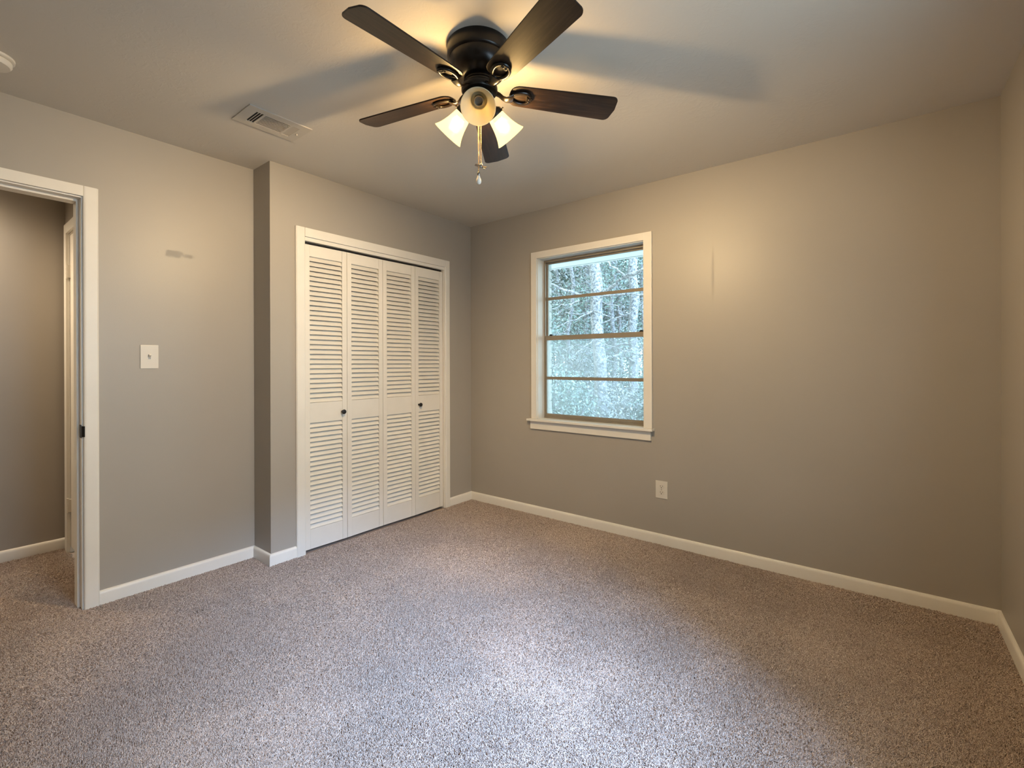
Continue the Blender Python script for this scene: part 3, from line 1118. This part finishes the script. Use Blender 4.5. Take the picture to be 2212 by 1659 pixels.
rv = Vector((0.787, 0.617, 0))           # across the view
c1, b1 = chain(rv * -0.004, 1.956, 'bulb')
m = MB()
zz = 1.957
m.lathe([(0, 0), (0.004, 0), (0.0055, -0.003), (0.0058, -0.012), (0.0045, -0.014), (0, -0.014)], Matrix.Translation((b1.x, b1.y, zz)), 16)
cap = m.build('charm_cap', MAT['nickel'], c1, smooth=True)
m = MB()
m.lathe([(0, -0.012), (0.0045, -0.013), (0.0060, -0.020), (0.0095, -0.029), (0.0105, -0.036), (0.0088, -0.043), (0.004, -0.0475), (0, -0.0485)], Matrix.Translation((b1.x, b1.y, zz)), 24)
tag(m.build('bulb_charm', MAT['crystal'], c1, smooth=True), 'small pale bulb-shaped charm')
c2, b2 = chain(rv * 0.0045 + Vector((0.003, -0.003, 0)), 1.990, 'fan')
m = MB()
zz = 1.974
m.lathe([(0, 0.018), (0.003, 0.017), (0.0042, 0.012), (0.0062, 0.009), (0.0066, 0.002), (0.0045, -0.002), (0, -0.003)], Matrix.Translation((b2.x, b2.y, zz)), 16)
for k in range(5):
    t = 2 * PI * k / 5 + 0.35
    rm = Matrix.Translation((b2.x, b2.y, zz + 0.003)) @ Matrix.Rotation(0.30, 4, 'Y') @ Matrix.Rotation(t, 4, 'Z') @ Matrix.Rotation(0.6, 4, 'X')
    m.box(0.004, 0.009, -0.0022, 0.0022, -0.0010, 0.0010, rm)
    m.box(0.009, 0.024, -0.0050, 0.0050, -0.0012, 0.0012, rm)
tag(m.build('fan_charm', MAT['nickel'], c2, smooth=False), 'grey metal charm shaped like a small fan')

# ------------------------------------------------------------------ outside: ground and woods
m = MB()
g = 22
gv = {}
for i in range(g + 1):
    for j in range(g + 1):
        x = -16 + 22 * i / g
        y = 0.9 + 19 * j / g
        gv[i, j] = m.bm.verts.new((x, y, -0.62 + 0.035 * (y - 1) + 0.10 * math.sin(x * 1.3 + y) + rnd.uniform(-0.05, 0.05)))
for i in range(g):
    for j in range(g):
        m.bm.faces.new((gv[i, j], gv[i + 1, j], gv[i + 1, j + 1], gv[i, j + 1]))
struct(m.build('ground', MAT['litter']), 'leaf strewn ground of the woods outside', 'ground')


def gz(y):
    return -0.66 + 0.035 * (y - 1)


def wobble_path(p0, p1, n, amp, r_):
    p0, p1 = Vector(p0), Vector(p1)
    out = []
    for i in range(n + 1):
        t = i / n
        p = p0.lerp(p1, t)
        s = amp * math.sin(PI * t) if i not in (0, n) else 0
        p += Vector((r_.uniform(-s, s), r_.uniform(-s, s), r_.uniform(-s, s) * 0.5))
        out.append(p)
    return out


def leaf_cloud(m, centre, rad, n, size, r_):
    cx, cy, cz_ = centre
    for _ in range(n):
        while True:
            p = Vector((r_.uniform(-1, 1), r_.uniform(-1, 1), r_.uniform(-1, 1)))
            if p.length < 1:
                break
        p = Vector((cx + p.x * rad[0], cy + p.y * rad[1], cz_ + p.z * rad[2]))
        s = size * r_.uniform(0.6, 1.5)
        a = Vector((r_.uniform(-1, 1), r_.uniform(-1, 1), r_.uniform(-1, 1))).normalized()
        b = a.orthogonal().normalized()
        b = Matrix.Rotation(r_.uniform(0, 6.28), 3, a) @ b
        c_ = a.cross(b)
        vs = [m.bm.verts.new(p + v) for v in (b * s, c_ * s * 0.42, -b * s, -c_ * s * 0.42)]
        m.bm.faces.new(vs)


def tree(loc, top, d0, d1, label, seed, nb=10, leaves=1400, group='trees outside the window', extra=(), leaf='leaf', lsize=0.05):
    r_ = random.Random(seed)
    root = empty('tree', loc)
    tag(root, label, 'tree', group=group, kind='thing')
    pth = wobble_path(loc, top, 10, 0.06, r_)
    m = MB().tube(pth, [d0 / 2 + (d1 - d0) / 2 * i / 10 for i in range(11)], 12)
    ends = []
    for k in range(nb):
        t = r_.uniform(0.18, 0.98)
        b0 = Vector(loc).lerp(Vector(top), t)
        an = r_.uniform(0, 2 * PI)
        L = r_.uniform(0.8, 2.2)
        b1_ = b0 + Vector((math.cos(an) * L, math.sin(an) * L * 0.6, r_.uniform(-0.3, 0.9)))
        pp = wobble_path(b0, b1_, 6, 0.12, r_)
        r0 = r_.uniform(0.014, 0.032)
        m.tube(pp, [r0 * (1 - 0.8 * i / 6) for i in range(7)], 6)
        ends.append(b1_)
        for j in range(3):
            i = r_.randint(2, 6)
            q = pp[i] + Vector((r_.uniform(-0.6, 0.6), r_.uniform(-0.4, 0.4), r_.uniform(-0.4, 0.5)))
            m.tube(wobble_path(pp[i], q, 3, 0.05, r_), [0.007, 0.006, 0.005, 0.003], 5)
    for p0, p1, w_ in extra:
        m.tube(wobble_path(p0, p1, 7, 0.05, r_), [w_ * (1 - 0.6 * i / 7) for i in range(8)], 8)
    m.build('trunk', MAT['bark'], root, smooth=True)
    if leaves:
        m = MB()
        for e in ends:
            k_ = max(1.0, 1 + 0.13 * (loc[1] - 7))
            leaf_cloud(m, e, (0.6 * k_, 0.45 * k_, 0.5 * k_), leaves // max(1, len(ends)), lsize, r_)
        m.build('foliage', MAT[leaf], root)
    return root


def ray(px, py, y):
    """the point on the plane y = const seen at photo pixel px, py"""
    d = fw + rt * ((px - 1106) / F_PX) + up * ((829.5 - 42.7358 - py) / F_PX)
    return CAM + d * ((y - CAM.y) / d.y)


# the two pale trunks nearest the window, with the limbs that cross the panes
ta, tb = ray(1306, 930, 5.6), ray(1272, 480, 5.6)
tree((ta.x, 5.6, gz(5.6)), (tb.x - 0.05, 5.75, 5.2), 0.27, 0.23, 'broad pale trunk near the middle of the window', 11, nb=9, leaves=1100, lsize=0.034,
     extra=[(ray(1300, 634, 5.5), ray(1352, 598, 4.9), 0.05), (ray(1352, 598, 4.9), ray(1415, 572, 4.6), 0.045), (ray(1352, 598, 4.9), ray(1300, 556, 5.0), 0.022),
            (ray(1262, 640, 5.5), ray(1170, 606, 4.8), 0.035), (ray(1280, 672, 5.5), ray(1190, 712, 5.0), 0.02), (ray(1285, 672, 5.5), ray(1330, 690, 5.0), 0.02),
            (ray(1288, 735, 5.5), ray(1400, 775, 5.0), 0.014), (ray(1280, 735, 5.5), ray(1235, 770, 5.0), 0.014), (ray(1250, 650, 5.2), ray(1190, 668, 4.8), 0.014)])
tc, td = ray(1368, 930, 6.4), ray(1366, 480, 6.4)
tree((tc.x, 6.4, gz(6.4)), (td.x, 6.5, 5.6), 0.21, 0.18, 'slimmer pale trunk toward the right side of the window', 12, nb=9, leaves=1100, lsize=0.034)
names = ['thin leaning sapling left of the broad trunk', 'slim trunk behind the broad trunk', 'dark slim trunk between the two pale trunks',
         'bare slim tree at the left of the panes', 'tall thin tree far back in the woods', 'leafy thin tree at the right pane edge',
         'far slender trunk low in the left panes', 'grey sapling with drooping twigs', 'far leafy tree filling the upper panes', 'far leafy tree behind the left panes',
         'farthest leafy tree behind the slimmer trunk', 'farthest leafy tree seen between the left branches', 'farthest leafy tree straight behind the broad trunk']
spots = [(1222, 7.0), (1262, 8.6), (1330, 8.0), (1196, 8.8), (1300, 11.5), (1392, 8.4), (1212, 12.5), (1345, 10.2), (1285, 14.0), (1230, 14.8), (1365, 15.5), (1200, 16.5), (1300, 17.5)]
for i, ((px, yy), nm) in enumerate(zip(spots, names)):
    p = ray(px, 900, yy)
    d = rnd.uniform(0.07, 0.15)
    tree((p.x, yy, gz(yy)), (p.x + rnd.uniform(-0.4, 0.4), yy + rnd.uniform(-0.2, 0.3), 5.6 + 0.3 * (yy - 7)), d, d * 0.7, nm, 30 + i, nb=12 if yy < 13 else 20, leaves=(3600 if yy < 10 else 6500 if yy < 13 else 11000),
         leaf='leaf2' if i % 3 == 1 else 'leaf', lsize=0.036 + 0.0055 * (yy - 7))


def shrub(px, yy, h, r, label, seed, leaf='leaf', n=2600):
    r_ = random.Random(seed)
    p = ray(px, 900, yy)
    base = Vector((p.x, yy, gz(yy)))
    root = empty('shrub', base)
    tag(root, label, 'shrub', group='shrubs outside the window', kind='thing')
    m = MB()
    for k in range(14):
        a = r_.uniform(0, 2 * PI)
        e = base + Vector((math.cos(a) * r * r_.uniform(0.3, 1), math.sin(a) * r * 0.7 * r_.uniform(0.3, 1), h * r_.uniform(0.6, 1.05)))
        m.tube(wobble_path(base, e, 6, 0.12, r_), [0.014 * (1 - 0.75 * i / 6) for i in range(7)], 6)
    m.build('stems', MAT['twig'], root)
    m = MB()
    for k in range(9):
        c = base + Vector((r_.uniform(-r, r) * 0.7, r_.uniform(-r, r) * 0.5, h * r_.uniform(0.25, 0.9)))
        leaf_cloud(m, c, (r * 0.5, r * 0.4, h * 0.28), n * 2 // 9, 0.031, r_)
    m.build('foliage', MAT[leaf], root)


shrub(1215, 4.4, 1.5, 0.75, 'leafy shrub low in the left panes', 71)
shrub(1255, 6.2, 1.9, 0.9, 'bushy shrub left of the broad trunk', 72, 'leaf2')
shrub(1338, 5.2, 1.3, 0.6, 'twiggy shrub between the two pale trunks', 73, 'leaf2', 1400)
shrub(1395, 5.6, 1.6, 0.7, 'shrub at the right edge of the panes', 74)
shrub(1195, 7.6, 2.6, 1.1, 'tall shrub at the far left of the panes', 75, n=3600)
shrub(1345, 8.6, 2.4, 1.2, 'tall shrub behind the slimmer pale trunk', 76, n=3600)
shrub(1275, 10.5, 3.0, 1.6, 'wide tall shrub behind the broad trunk', 77, 'leaf2', 4200)
